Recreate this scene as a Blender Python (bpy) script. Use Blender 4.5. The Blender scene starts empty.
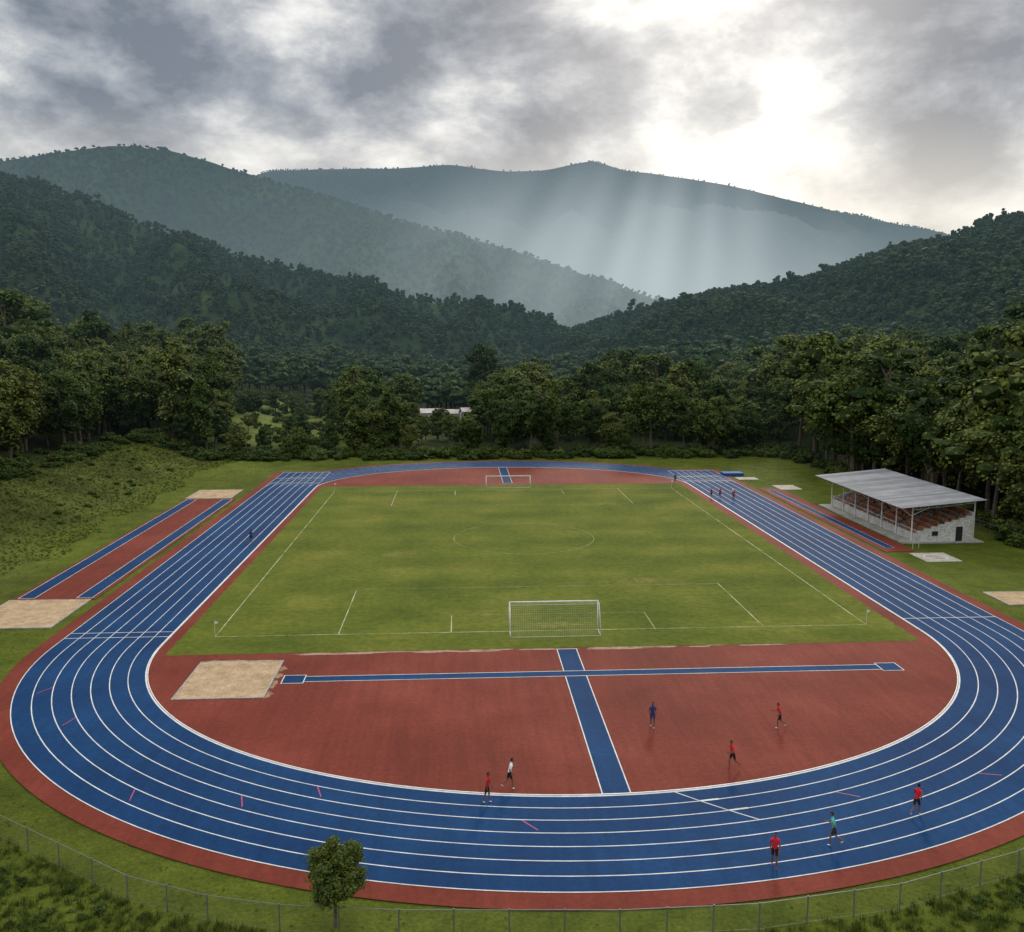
import bpy, math, random
import numpy as np
from mathutils import Vector, noise as mn
random.seed(7); rng=np.random.default_rng(7)
scene=bpy.context.scene; COL=scene.collection
rad=math.radians

# ------------------------------------------------------------------ materials
def new_mat(name):
    m=bpy.data.materials.new(name); m.use_nodes=True
    nt=m.node_tree; b=nt.nodes['Principled BSDF']; return m,nt,b
def N(nt,t,**k):
    n=nt.nodes.new(t)
    for a,v in k.items(): setattr(n,a,v)
    return n
def ramp(nt,fac,stops):
    r=N(nt,'ShaderNodeValToRGB'); e=r.color_ramp.elements
    while len(e)<len(stops): e.new(.5)
    for i,(p,c) in enumerate(stops):
        e[i].position=p; e[i].color=(*c,1) if len(c)==3 else c
    nt.links.new(fac,r.inputs[0]); return r.outputs[0]
def noise_n(nt,vec,scale,detail=4,rough=.55,dist=0):
    n=N(nt,'ShaderNodeTexNoise'); n.inputs['Scale'].default_value=scale
    n.inputs['Detail'].default_value=detail; n.inputs['Roughness'].default_value=rough
    n.inputs['Distortion'].default_value=dist
    nt.links.new(vec,n.inputs['Vector']); return n.outputs['Fac']
def mixc(nt,mode,fac,a,b):
    n=N(nt,'ShaderNodeMix',data_type='RGBA',blend_type=mode)
    for s,v in ((n.inputs[0],fac),(n.inputs[6],a),(n.inputs[7],b)):
        if hasattr(v,'is_linked') or hasattr(v,'links'): nt.links.new(v,s)
        else: s.default_value=v if not isinstance(v,tuple) else (*v,1)[:4]
    return n.outputs[2]
def mathn(nt,op,a,b=None,clamp=False):
    n=N(nt,'ShaderNodeMath',operation=op,use_clamp=clamp)
    for i,v in enumerate((a,b)):
        if v is None: continue
        if hasattr(v,'links'): nt.links.new(v,n.inputs[i])
        else: n.inputs[i].default_value=v
    return n.outputs[0]
def wpos(nt): return N(nt,'ShaderNodeNewGeometry').outputs['Position']
def smooth(nt,v,a,b):
    r=N(nt,'ShaderNodeMapRange',interpolation_type='SMOOTHSTEP'); r.inputs['From Min'].default_value=a; r.inputs['From Max'].default_value=b; nt.links.new(v,r.inputs['Value']); return r.outputs[0]
def paint_haze(m,tau=1500.):
    """haze painted into the surface as emission, fixed by world position: grows with distance from the stadium, thicker and brighter low in the far valley"""
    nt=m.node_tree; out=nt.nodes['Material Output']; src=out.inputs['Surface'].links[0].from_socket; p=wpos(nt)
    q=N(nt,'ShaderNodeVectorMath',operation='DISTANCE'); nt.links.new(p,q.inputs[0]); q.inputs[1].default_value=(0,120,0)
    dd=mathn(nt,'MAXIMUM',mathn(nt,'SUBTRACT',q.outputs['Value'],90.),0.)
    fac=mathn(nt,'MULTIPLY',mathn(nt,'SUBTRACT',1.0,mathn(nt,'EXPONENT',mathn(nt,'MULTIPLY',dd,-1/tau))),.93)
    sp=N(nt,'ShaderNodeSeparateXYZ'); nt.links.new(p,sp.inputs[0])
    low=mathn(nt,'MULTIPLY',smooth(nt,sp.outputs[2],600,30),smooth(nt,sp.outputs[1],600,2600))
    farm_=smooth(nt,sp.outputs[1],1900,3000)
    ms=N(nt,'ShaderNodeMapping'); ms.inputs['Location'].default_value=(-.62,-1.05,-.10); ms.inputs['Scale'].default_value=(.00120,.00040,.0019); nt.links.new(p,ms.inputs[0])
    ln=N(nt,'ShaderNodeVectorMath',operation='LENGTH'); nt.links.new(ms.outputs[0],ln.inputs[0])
    mist=mathn(nt,'MULTIPLY',smooth(nt,ln.outputs['Value'],1.5,0.0),mathn(nt,'ADD',mathn(nt,'MULTIPLY',smooth(nt,sp.outputs[1],950,1500),.42),mathn(nt,'MULTIPLY',smooth(nt,sp.outputs[1],1900,2500),.53)))  # bright valley mist, painted as a paler tint of the surface glow
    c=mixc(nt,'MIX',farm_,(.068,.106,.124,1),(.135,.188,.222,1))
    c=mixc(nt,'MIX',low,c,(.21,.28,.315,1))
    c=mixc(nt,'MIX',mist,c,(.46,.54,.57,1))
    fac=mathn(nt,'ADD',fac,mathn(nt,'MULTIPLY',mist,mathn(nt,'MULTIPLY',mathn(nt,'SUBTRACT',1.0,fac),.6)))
    em=N(nt,'ShaderNodeEmission'); nt.links.new(c,em.inputs[0]); mx=N(nt,'ShaderNodeMixShader'); nt.links.new(fac,mx.inputs[0]); nt.links.new(src,mx.inputs[1]); nt.links.new(em.outputs[0],mx.inputs[2]); nt.links.new(mx.outputs[0],out.inputs['Surface'])  # self-glowing haze colour mixed over the surface shader
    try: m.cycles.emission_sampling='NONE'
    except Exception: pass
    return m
def surf(name,c1,c2,scale=.3,fine=6,rough=.8,bump=.3,bdist=.02,spec=.3,c3=None,fine_amt=.25,bscale=None):
    m,nt,b=new_mat(name); p=wpos(nt)
    f=noise_n(nt,p,scale,5,.6)
    stops=[(.35,c1),(.62,c2)]
    if c3: stops=[(.3,c1),(.5,c2),(.68,c3)]
    c=ramp(nt,f,stops)
    g=noise_n(nt,p,fine,2,.6)
    gr=ramp(nt,g,[(.3,(1-fine_amt,)*3),(.7,(1+fine_amt,)*3)])
    c=mixc(nt,'MULTIPLY',1.0,c,gr)
    nt.links.new(c,b.inputs['Base Color'])
    b.inputs['Roughness'].default_value=rough; b.inputs['Specular IOR Level'].default_value=spec
    if bump:
        bn=N(nt,'ShaderNodeBump'); bn.inputs['Strength'].default_value=bump; bn.inputs['Distance'].default_value=bdist
        nt.links.new(noise_n(nt,p,bscale or fine*2,2,.7),bn.inputs['Height']); nt.links.new(bn.outputs[0],b.inputs['Normal'])
    return m
def plain(name,c,rough=.6,spec=.3,metal=0,var=.12,scale=3):
    m=surf(name,tuple(x*(1-var) for x in c),tuple(min(1,x*(1+var)) for x in c),scale,scale*8,rough,0,spec=spec,fine_amt=.06)
    m.node_tree.nodes['Principled BSDF'].inputs['Metallic'].default_value=metal; return m
def foliage(name,dark,light,trans=.25,nscale=.15,rnd=.75,haze=True):
    m,nt,b=new_mat(name); p=wpos(nt)
    oi=N(nt,'ShaderNodeObjectInfo')
    f=mathn(nt,'ADD',mathn(nt,'MULTIPLY',oi.outputs['Random'],rnd),mathn(nt,'MULTIPLY',noise_n(nt,p,nscale,2,.6),.5))
    mid=tuple((a+b_)/2*(1.05 if i==1 else .9) for i,(a,b_) in enumerate(zip(dark,light)))
    c=ramp(nt,f,[(.2,dark),(.6,mid),(1.0,light)])
    c=mixc(nt,'MULTIPLY',1.0,c,ramp(nt,noise_n(nt,p,nscale*14,1,.6),[(.35,(.65,)*3),(.65,(1.3,)*3)]))
    nt.links.new(c,b.inputs['Base Color']); b.inputs['Roughness'].default_value=.75; b.inputs['Specular IOR Level'].default_value=.06
    if trans:
        t=N(nt,'ShaderNodeBsdfTranslucent'); nt.links.new(c,t.inputs[0])
        mx=N(nt,'ShaderNodeMixShader'); mx.inputs[0].default_value=trans
        nt.links.new(b.outputs[0],mx.inputs[1]); nt.links.new(t.outputs[0],mx.inputs[2])
        nt.links.new(mx.outputs[0],nt.nodes['Material Output'].inputs[0])
    if haze: paint_haze(m)
    return m

# rubber track: patchy tone + long wear streaks that run with the straights
def rubber(name,c1,c2,c3,sc):
    m,nt,b=new_mat(name); p=wpos(nt)
    c=ramp(nt,noise_n(nt,p,sc,5,.6),[(.3,c1),(.5,c2),(.7,c3)])
    mp_=N(nt,'ShaderNodeMapping'); mp_.inputs['Scale'].default_value=(1.6,.10,1); nt.links.new(p,mp_.inputs[0])
    c=mixc(nt,'MULTIPLY',1.0,c,ramp(nt,noise_n(nt,mp_.outputs[0],1.0,4,.65),[(.3,(.87,)*3),(.7,(1.12,)*3)]))
    c=mixc(nt,'MULTIPLY',1.0,c,ramp(nt,noise_n(nt,p,3.0,3,.7),[(.3,(.84,)*3),(.7,(1.16,)*3)]))
    nt.links.new(c,b.inputs['Base Color']); b.inputs['Roughness'].default_value=.78; b.inputs['Specular IOR Level'].default_value=.09
    bn=N(nt,'ShaderNodeBump'); bn.inputs['Strength'].default_value=.25; bn.inputs['Distance'].default_value=.004; nt.links.new(noise_n(nt,p,60,2,.7),bn.inputs['Height']); nt.links.new(bn.outputs[0],b.inputs['Normal'])
    return m
M_blue=rubber('blue_track_rubber',(.0020,.026,.090),(.0033,.035,.110),(.0056,.047,.136),.10)
M_red=rubber('red_track_rubber',(.115,.022,.013),(.150,.029,.018),(.190,.041,.026),.10)
M_turf,nt,b=new_mat('pitch_grass'); p=wpos(nt)
c=ramp(nt,noise_n(nt,p,.09,6,.62),[(.3,(.064,.088,.012)),(.5,(.096,.118,.016)),(.70,(.145,.148,.026))])
sp_=N(nt,'ShaderNodeSeparateXYZ'); nt.links.new(p,sp_.inputs[0])
band=mathn(nt,'SINE',mathn(nt,'ADD',mathn(nt,'MULTIPLY',sp_.outputs[1],.62),mathn(nt,'MULTIPLY',noise_n(nt,p,.15,2),2.0)))
c=mixc(nt,'MULTIPLY',1.0,c,ramp(nt,mathn(nt,'ADD',mathn(nt,'MULTIPLY',band,.5),.5),[(.2,(.93,.94,.93)),(.8,(1.06,1.05,1.06))]))
c=mixc(nt,'MULTIPLY',1.0,c,ramp(nt,noise_n(nt,p,1.4,4,.7),[(.3,(.74,.76,.7)),(.7,(1.25,1.22,1.25))]))
nt.links.new(c,b.inputs['Base Color']); b.inputs['Roughness'].default_value=.95; b.inputs['Specular IOR Level'].default_value=.06
bn=N(nt,'ShaderNodeBump'); bn.inputs['Strength'].default_value=.8; bn.inputs['Distance'].default_value=.05; nt.links.new(noise_n(nt,p,9,2,.7),bn.inputs['Height']); nt.links.new(bn.outputs[0],b.inputs['Normal'])
M_white=surf('white_line_paint',(.44,.46,.46),(.62,.62,.60),.8,12,.7,0,fine_amt=.15,spec=.15)
M_fadewhite=surf('faded_chalk_line',(.17,.18,.06),(.44,.45,.30),.35,3,.9,0,fine_amt=.3,spec=.05)
M_pink=plain('magenta_mark_paint',(.36,.05,.14))
M_sand=surf('sand',(.31,.22,.13),(.44,.32,.20),.8,5,.95,.6,.05,.1,fine_amt=.2,bscale=6)
M_conc=surf('concrete',(.26,.25,.23),(.38,.37,.34),.6,6,.85,.2,.01,.2)
M_wall=surf('white_painted_block',(.42,.42,.39),(.60,.60,.57),.5,4,.8,.1,.01,.2)
M_dark=plain('dark_opening',(.02,.02,.022))
M_steel=plain('galvanised_steel',(.15,.16,.16),.5,.4,.3)
M_wpaint=plain('white_painted_steel',(.70,.70,.68),.5,.2)
M_orange=surf('weathered_orange_seat',(.42,.12,.05),(.55,.24,.13),1.2,7,.7,0)
M_bark=surf('bark',(.07,.055,.04),(.16,.13,.10),3,12,.9,0)

# ------------------------------------------------------------------ mesh helpers
def mesh_obj(name,v,f,mats,mi=None,smooth=False,parent=None):
    me=bpy.data.meshes.new(name); me.from_pydata([tuple(p) for p in v],[],[tuple(q) for q in f]); 
    for m in (mats if isinstance(mats,(list,tuple)) else [mats]): me.materials.append(m)
    if mi is not None: me.polygons.foreach_set('material_index',np.asarray(mi,dtype=np.int32))
    if smooth: me.polygons.foreach_set('use_smooth',[True]*len(me.polygons))
    me.update(); o=bpy.data.objects.new(name,me); COL.objects.link(o)
    if parent: o.parent=parent
    return o
def empty(name,loc=(0,0,0),rz=0):
    e=bpy.data.objects.new(name,None); e.location=loc; e.rotation_euler=(0,0,rz); COL.objects.link(e); return e
class MB:
    def __init__(s): s.v=[];s.f=[];s.m=[]
    def quad(s,a,b,c,d,m=0):
        i=len(s.v); s.v+= [a,b,c,d]; s.f.append((i,i+1,i+2,i+3)); s.m.append(m)
    def rect(s,x0,y0,x1,y1,z,m=0): s.quad((x0,y0,z),(x1,y0,z),(x1,y1,z),(x0,y1,z),m)
    def box(s,x0,y0,z0,x1,y1,z1,m=0):
        i=len(s.v); s.v+=[(x,y,z) for z in (z0,z1) for x,y in ((x0,y0),(x1,y0),(x1,y1),(x0,y1))]
        for q in ((3,2,1,0),(4,5,6,7),(0,1,5,4),(1,2,6,5),(2,3,7,6),(3,0,4,7)): s.f.append(tuple(i+k for k in q)); s.m.append(m)
    def tube(s,p,q,r,r2=None,n=6,m=0,cap=True):
        p=Vector(p);q=Vector(q); r2=r if r2 is None else r2; d=(q-p)
        if d.length<1e-6: return
        d.normalize(); a=d.orthogonal().normalized(); b=d.cross(a); i=len(s.v)
        for c,rr in ((p,r),(q,r2)):
            for k in range(n):
                t=2*math.pi*k/n; s.v.append(tuple(c+a*math.cos(t)*rr+b*math.sin(t)*rr))
        for k in range(n): s.f.append((i+k,i+(k+1)%n,i+n+(k+1)%n,i+n+k)); s.m.append(m)
        if cap: s.f.append(tuple(i+k for k in range(n))[::-1]); s.m.append(m); s.f.append(tuple(i+n+k for k in range(n))); s.m.append(m)
    def line(s,a,b,w,z,m=0):
        a=Vector(a);b=Vector(b);d=(b-a).normalized()*w/2; n=Vector((-d.y,d.x))
        s.quad((a.x-n.x,a.y-n.y,z),(b.x-n.x,b.y-n.y,z),(b.x+n.x,b.y+n.y,z),(a.x+n.x,a.y+n.y,z),m)
    def obj(s,name,mats,parent=None,smooth=False): return mesh_obj(name,s.v,s.f,mats,s.m,smooth,parent)

# ------------------------------------------------------------------ terrain height
CX,A0=8.1,34.9; Y0,B0=79.0,28.9; Y1,B1=165.0,25.0; LW=9.4; NL=7
def sst(a,b,x):
    t=np.clip((x-a)/(b-a),0,1); return t*t*(3-2*t)
def ground_h(x,y):
    z=-.06
    z+= 4.6*sst(-54,-74,x)*sst(75,125,y)+ 8*sst(-74,-150,x)*sst(60,130,y)+12*sst(-140,-420,x)
    z+= 7*sst(78,112,x)+12*sst(105,240,x)
    k=float(sst(212,300,y)); z+= k*2.0*mn.noise(Vector((x*.012,y*.012,0)))
    o=float(max(sst(-55,-75,x),sst(76,95,x),k)); z+= o*.6*mn.noise(Vector((x*.09,y*.09,2)))
    z+= 1.6*float(sst(-14,-34,x))*float(sst(44,30,y-.55*(-x-20) if x<-20 else y))
    return float(z)
def axis(lo,hi,step,far_lo,far_hi):
    a=list(np.arange(lo,hi+.01,step)); s=step
    x=hi
    while x<far_hi: s*=1.12; x+=s; a.append(x)
    s=step; x=lo
    while x>far_lo: s*=1.12; x-=s; a.insert(0,x)
    return np.array(a)
gx=axis(-120,130,2.0,-7000,7000); gy=axis(24,260,2.0,-2000,9000)
V=[];C=[]
def ground_col(x,y):
    mown=np.array((.072,.094,.013)); rough=np.array((.066,.080,.017)); floor=np.array((.025,.036,.012)); mead=np.array((.11,.14,.032))
    c=mown.copy()
    n=mn.fractal(Vector((x*.05,y*.05,5)),1,2,4)
    left=float(sst(-50,-58,x-8*mn.noise(Vector((x*.03,y*.03,1)))))
    c=c*(1-left)+(rough*(1+.5*n))*left
    fl=float(max(sst(-72,-82,x),sst(72,80,x),sst(206,216,y)))
    c=c*(1-fl)+floor*fl
    m=float(sst(42,22,abs(x+45))*sst(225,240,y)*sst(390,360,y)); c=c*(1-m)+mead*m
    m=float(sst(90,40,abs(x-20))*sst(600,640,y)*sst(900,800,y)); c=c*(1-m)+mead*m
    return c*(1+.3*n)
for y in gy:
    for x in gx:
        V.append((x,y,ground_h(x,y))); C.append((*ground_col(x,y),1))
nx=len(gx); F=[(j*nx+i,j*nx+i+1,(j+1)*nx+i+1,(j+1)*nx+i) for j in range(len(gy)-1) for i in range(nx-1)]
m,nt,b=new_mat('ground_grass'); p=wpos(nt)
at=N(nt,'ShaderNodeAttribute',attribute_name='gcol')
c=mixc(nt,'MULTIPLY',1.0,at.outputs['Color'],ramp(nt,noise_n(nt,p,.35,4,.65),[(.3,(.72,.75,.7)),(.7,(1.35,1.25,1.2))]))
c=mixc(nt,'MULTIPLY',1.0,c,ramp(nt,noise_n(nt,p,5,3,.7),[(.3,(.7,.7,.7)),(.7,(1.3,1.3,1.2))]))
nt.links.new(c,b.inputs['Base Color']); b.inputs['Roughness'].default_value=.95; b.inputs['Specular IOR Level'].default_value=.06
bn=N(nt,'ShaderNodeBump'); bn.inputs['Strength'].default_value=.9; bn.inputs['Distance'].default_value=.12
nt.links.new(noise_n(nt,p,4,3,.7),bn.inputs['Height']); nt.links.new(bn.outputs[0],b.inputs['Normal'])
M_ground=paint_haze(m)
g=mesh_obj('ground',V,F,M_ground,smooth=True)
ca=g.data.color_attributes.new('gcol','FLOAT_COLOR','POINT'); ca.data.foreach_set('color',np.array(C,dtype=np.float32).ravel())

# ------------------------------------------------------------------ stadium
def loop(o):
    P=[]
    def arc(cy,a,b,t0,t1,n):
        for k in range(n):
            t=t0+(t1-t0)*k/n; c,s=math.cos(t),math.sin(t)
            nn=Vector((c/a,s/b)).normalized(); P.append((CX+a*c+nn.x*o,cy+b*s+nn.y*o))
    arc(Y0,A0,B0,math.pi,2*math.pi,96)
    for k in range(12): P.append((CX+A0+o,Y0+(Y1-Y0)*k/12))
    arc(Y1,A0,B1,0,math.pi,96)
    for k in range(12): P.append((CX-A0-o,Y1+(Y0-Y1)*k/12))
    return P
def ring(mb,o1,o2,z,m=0):
    a,b_=loop(o1),loop(o2); n=len(a)
    for i in range(n):
        j=(i+1)%n; mb.quad((*a[i],z),(*b_[i],z),(*b_[j],z),(*a[j],z),m)
XL,XR=CX-A0,CX+A0
mb=MB(); lo=loop(LW+1.4); mb.v+=[(*q,.0) for q in lo]; mb.f.append(tuple(range(len(lo)))); mb.m.append(0)
mb.obj('red_running_surface',M_red)
mb=MB(); mb.rect(XL-LW-1.5,Y1-6,XL+.8,186,.004); mb.rect(XR-.8,Y1-6,XR+LW+1.2,185,.004); mb.obj('red_chute_surface',M_red)
mb=MB(); ring(mb,0,LW,.012); mb.obj('blue_running_track',M_blue)
mb=MB(); mb.rect(XL-LW,Y1-4,XL,185.5,.008); mb.rect(XR,Y1-4,XR+LW,183.5,.008); mb.obj('blue_sprint_chute',M_blue)
mb=MB()
for k in range(NL+1):
    o=LW*k/NL; w=.038 if k else .07; ring(mb,o-w,o+w,.017)
for X,s,ye in ((XL,-1,185),(XR,1,183)):
    for k in range(NL+1):
        x=X+s*LW*k/NL; mb.rect(x-.035,Y1+2,x+.035,ye,.0205)
    mb.rect(min(X,X+s*LW),ye-8.1,max(X,X+s*LW),ye-7.9,.022); mb.rect(min(X,X+s*LW),ye-.2,max(X,X+s*LW),ye,.022)
    mb.rect(min(X,X+s*LW),ye-14.1,max(X,X+s*LW),ye-13.95,.022)
mb.rect(XL-LW,82.6,XL,82.70,.022); mb.rect(XL-LW,81.2,XL,81.30,.022); mb.rect(XR,82.6,XR+LW,82.72,.022)
lA=[loop(LW*k/NL) for k in range(NL+1)]
for k,idx in ((0,52),(1,53),(2,54)):
    a=Vector(lA[k][idx]); b2=Vector(lA[k+1][idx+1]); mb.line(a,b2,.08,.0225)
for k,idx in ((1,53),(2,54)):
    a=Vector(lA[k][idx]); b2=Vector(lA[k][idx+1]); mb.line(a,b2,.16,.0245)
mb.obj('track_lane_markings',M_white)
mb=MB()
for k,idx in ((1,33),(3,30),(2,44),(2,60),(4,68),(5,25),(4,14),(5,8)):
    a=Vector(lA[k][idx]); b2=Vector(lA[k+1][idx+1]); mb.line(a.lerp(b2,.05),a.lerp(b2,.8),.07,.0235)
mb.obj('relay_zone_marks',M_pink)
a_,b_=loop(-.16),loop(-.10); n=len(a_); mb=MB()
for i in range(n):
    j=(i+1)%n
    mb.quad((*a_[i],.06),(*b_[i],.06),(*b_[j],.06),(*a_[j],.06)); mb.quad((*b_[i],.06),(*b_[i],.0),(*b_[j],.0),(*b_[j],.06)); mb.quad((*a_[i],.0),(*a_[i],.06),(*a_[j],.06),(*a_[j],.0))
mb.obj('track_kerb',M_wpaint)
TX0,TX1,TY0,TY1=XL+1.2,XR-1.6,76.2,166.5
nseg=240
def wob(t,s): return .16*mn.noise(Vector((t*.45,s,0)))+.16*mn.noise(Vector((t*1.7,s,3)))
P=[(TX0+(TX1-TX0)*k/nseg,TY0+wob(k,1)) for k in range(nseg)]+[(TX1+wob(k,2),TY0+(TY1-TY0)*k/nseg) for k in range(nseg)]+[(TX1-(TX1-TX0)*k/nseg,TY1+wob(k,3)) for k in range(nseg)]+[(TX0+wob(k,4),TY1-(TY1-TY0)*k/nseg) for k in range(nseg)]
mb=MB(); mb.v=[(*q,.009) for q in P]; mb.f=[tuple(range(len(P)))]; mb.m=[0]; mb.obj('football_pitch_grass',M_turf)
def patch(mb,cx,cy,rx,ry,seed,z,n=60,am=.45):
    i=len(mb.v)
    def w_(k,sd): a=2*math.pi*k/n; return 1+am*mn.noise(Vector((math.cos(a)*2.4,math.sin(a)*2.4,sd)))+.2*mn.noise(Vector((math.cos(a)*7,math.sin(a)*7,sd)))
    mb.v+=[(cx+math.cos(2*math.pi*k/n)*rx*w_(k,seed),cy+math.sin(2*math.pi*k/n)*ry*w_(k,seed),z) for k in range(n)]; mb.f.append(tuple(range(i,i+n))); mb.m.append(0)
mb=MB()
for k in range(26): patch(mb,random.uniform(-14,34),TY0-.25+random.gauss(0,.12),random.uniform(.8,3.2),random.uniform(.10,.26),k*3.1,.0040+.00008*k)
mb.obj('scuffed_edge_sand',surf('scuffed_edge',(.20,.085,.05),(.32,.22,.15),.35,4,.9,0,c3=(.24,.15,.09)))
mb=MB(); patch(mb,8.6,82.6,3.0,.8,3,.0115); patch(mb,24,146,1.6,1.6,5,.0115); patch(mb,8.6,159.8,2.4,.9,7,.0115); patch(mb,20,98,2.4,1.2,9,.0115); patch(mb,-8,112,2.0,1.4,13,.0115)
mb.obj('worn_turf_patch',surf('worn_turf',(.105,.115,.022),(.145,.142,.033),.5,2,.95,.3,.03,.05))
mb=MB(); z=.0145; w=.10
GX=8.6; px0,px1,py0,py1=-22.6,38.6,81.0,161.0
for a,b2 in (((px0,py0),(px1,py0)),((px0,py1),(px1,py1)),((px0,py0),(px0,py1)),((px1,py0),(px1,py1))):
    mb.line(a,b2,w,z if abs(a[1]-b2[1])>1 else z+.002)
for s,yy in ((1,py0),(-1,py1)):
    for hw,dp in ((20,15.2),(9.6,5.2)):
        mb.line((GX-hw,yy),(GX-hw,yy+s*dp),w,z+.003); mb.line((GX+hw,yy),(GX+hw,yy+s*dp),w,z+.003); mb.line((GX-hw,yy+s*dp),(GX+hw,yy+s*dp),.05,z+.004)
for k in range(64):
    t0=2*math.pi*k/64;t1=2*math.pi*(k+1)/64
    mb.line((GX+9.6*math.cos(t0),121+9.6*math.sin(t0)),(GX+9.6*math.cos(t1),121+9.6*math.sin(t1)),.05,z+.005)
mb.obj('pitch_markings',M_fadewhite)
def runway(x0,y0,x1,y1,zz,mb_b,mb_w,w=.08):
    mb_b.rect(x0,y0,x1,y1,zz)
    for r in ((x0,y0,x1,y0+w),(x0,y1-w,x1,y1),(x0,y0+w,x0+w,y1-w),(x1-w,y0+w,x1,y1-w)): mb_w.rect(*r,zz+.004)
B=MB();W=MB()
runway(8.3,50.3,10.1,75.9,.0065,B,W)
runway(-14.0,69.4,36.0,70.6,.011,B,W)
runway(-14.4,69.1,-12.6,70.9,.016,B,W); runway(34.6,69.1,36.4,70.9,.016,B,W)
runway(8.0,168.5,9.8,189.5,.006,B,W)
R=MB(); R.rect(-47.0,94,-38.4,154.5,.001)
R.obj('long_jump_red_strip',M_red)
runway(-46.6,94.6,-44.9,153.8,.006,B,W,.07); runway(-40.6,94.6,-38.9,153.8,.006,B,W,.07)
R=MB(); R.rect(54.4,110,58.4,160,.001); R.obj('right_side_red_strip',M_red)
runway(55.4,112,56.6,158,.006,B,W,.05)
B.obj('blue_jump_runway',M_blue); W.obj('runway_edge_lines',M_white)
def pit(x0,y0,x1,y1,name='sand_pit'):
    e=empty(name,((x0+x1)/2,(y0+y1)/2,0)); hx,hy=(x1-x0)/2,(y1-y0)/2
    k=MB(); t=.12
    k.box(-hx-t,-hy-t,-.05,hx+t,-hy,.07); k.box(-hx-t,hy,-.05,hx+t,hy+t,.07); k.box(-hx-t,-hy,-.05,-hx,hy,.07); k.box(hx,-hy,-.05,hx+t,hy,.07)
    k.obj('kerb',M_conc,e)
    n=40; v=[(-hx+2*hx*i/n,-hy+2*hy*j/n,.045+.05*mn.fractal(Vector((i*.4+x0,j*.25,0)),1,2,3)) for j in range(n+1) for i in range(n+1)]
    f=[(j*(n+1)+i,j*(n+1)+i+1,(j+1)*(n+1)+i+1,(j+1)*(n+1)+i) for j in range(n) for i in range(n)]
    mesh_obj('sand_bed',v,f,M_sand,smooth=True,parent=e)
pit(-21.9,66.4,-15.2,74.2); pit(-47.0,84.6,-38.9,93.8); pit(-47,154.8,-39.5,163.5); pit(56.2,86.5,63,91)
mb=MB(); 
for k in range(9): patch(mb,-15.0+random.gauss(.1,.2),66.6+random.uniform(0,7.5),random.uniform(.2,.45),random.uniform(.2,.6),k*2.3,.0045+.00008*k)
for k in range(8): patch(mb,random.uniform(-21,-15.5),74.35+random.gauss(.1,.15),random.uniform(.3,.9),random.uniform(.12,.3),50+k*2.3,.0055+.00008*k)
mb.obj('spilled_sand',surf('thin_sand',(.19,.085,.05),(.30,.19,.11),.9,6,.95,0))
for n_,r in (('throwing_circle_pad',(57.0,104.5,61.5,109.0)),('javelin_pad',(58,158,62,163)),('shot_put_pad',(54,170,58,173))):
    k=MB(); k.box(r[0],r[1],-.05,r[2],r[3],.04); k.obj(n_,surf(n_+'_mat',(.30,.27,.22),(.42,.39,.33),.6,4,.9,0))
k=MB(); n=40
for i in range(n):
    t0,t1=2*math.pi*i/n,2*math.pi*(i+1)/n; k.quad((59.2+1.3*math.cos(t0),106.7+1.3*math.sin(t0),.046),(59.2+1.45*math.cos(t0),106.7+1.45*math.sin(t0),.046),(59.2+1.45*math.cos(t1),106.7+1.45*math.sin(t1),.046),(59.2+1.3*math.cos(t1),106.7+1.3*math.sin(t1),.046))
k.obj('throwing_circle_ring',M_white)
k=MB(); k.box(52.5,175,-.02,56.5,177.6,.55); k.obj('high_jump_mat',plain('blue_vinyl',(.02,.09,.28),.7,.1))

# ------------------------------------------------------------------ goals
def goal(x,y,face,wid,hgt):
    e=empty('football_goal',(x,y,0),0 if face>0 else math.pi); k=MB(); r=.065; h=wid/2
    k.tube((-h,0,0),(-h,0,hgt),r,n=10);k.tube((h,0,0),(h,0,hgt),r,n=10);k.tube((-h-r,0,hgt),(h+r,0,hgt),r,n=10)
    for s in (-h,h):
        k.tube((s,0,hgt-.03),(s,-.9,hgt-.03),.025); k.tube((s,-.9,hgt-.03),(s,-2.0,.03),.025); k.tube((s,0,.03),(s,-2.0,.03),.025)
    k.tube((-h,-2,.03),(h,-2,.03),.02); k.tube((-h,-.9,hgt-.03),(h,-.9,hgt-.03),.012)
    k.obj('frame',M_wpaint,e,smooth=True)
    n=MB(); t=.0022
    def strip(a,b,wv):
        a=Vector(a);b=Vector(b);wv=Vector(wv)*t; n.quad(a-wv,b-wv,b+wv,a+wv)
    nx_=int(wid/.2)
    for i in range(nx_+1):
        xx=-h+wid*i/nx_; strip((xx,0,hgt-.02),(xx,-.9,hgt-.02),(1,0,0)); strip((xx,-.9,hgt-.02),(xx,-2,.03),(1,0,0))
    for i in range(1,14):
        q=i/14; yy=-.9-1.1*q; zz=(hgt-.02)*(1-q)+.03*q; strip((-h,yy,zz),(h,yy,zz),(0,0,1)); 
        for s in (-h,h): strip((s,0,zz),(s,yy,zz),(0,0,1))
    for i in range(1,4): strip((-h,-.3*i,hgt-.02),(h,-.3*i,hgt-.02),(0,1,0))
    n.obj('net',M_wpaint,e)
goal(8.6,81.2,1,8.3,2.75); goal(8.6,161,-1,8.0,2.5)
for x,y in ((px0,py0),(px1,py0),(px0,py1),(px1,py1)):
    e=empty('corner_flag',(x,y,0)); k=MB(); k.tube((0,0,0),(0,0,1.5),.018); k.obj('pole',M_wpaint,e)
    k=MB(); k.quad((0,0,1.5),(.3,.05,1.42),(.28,.05,1.25),(0,0,1.2)); k.obj('pennant',M_wpaint,e)

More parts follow.
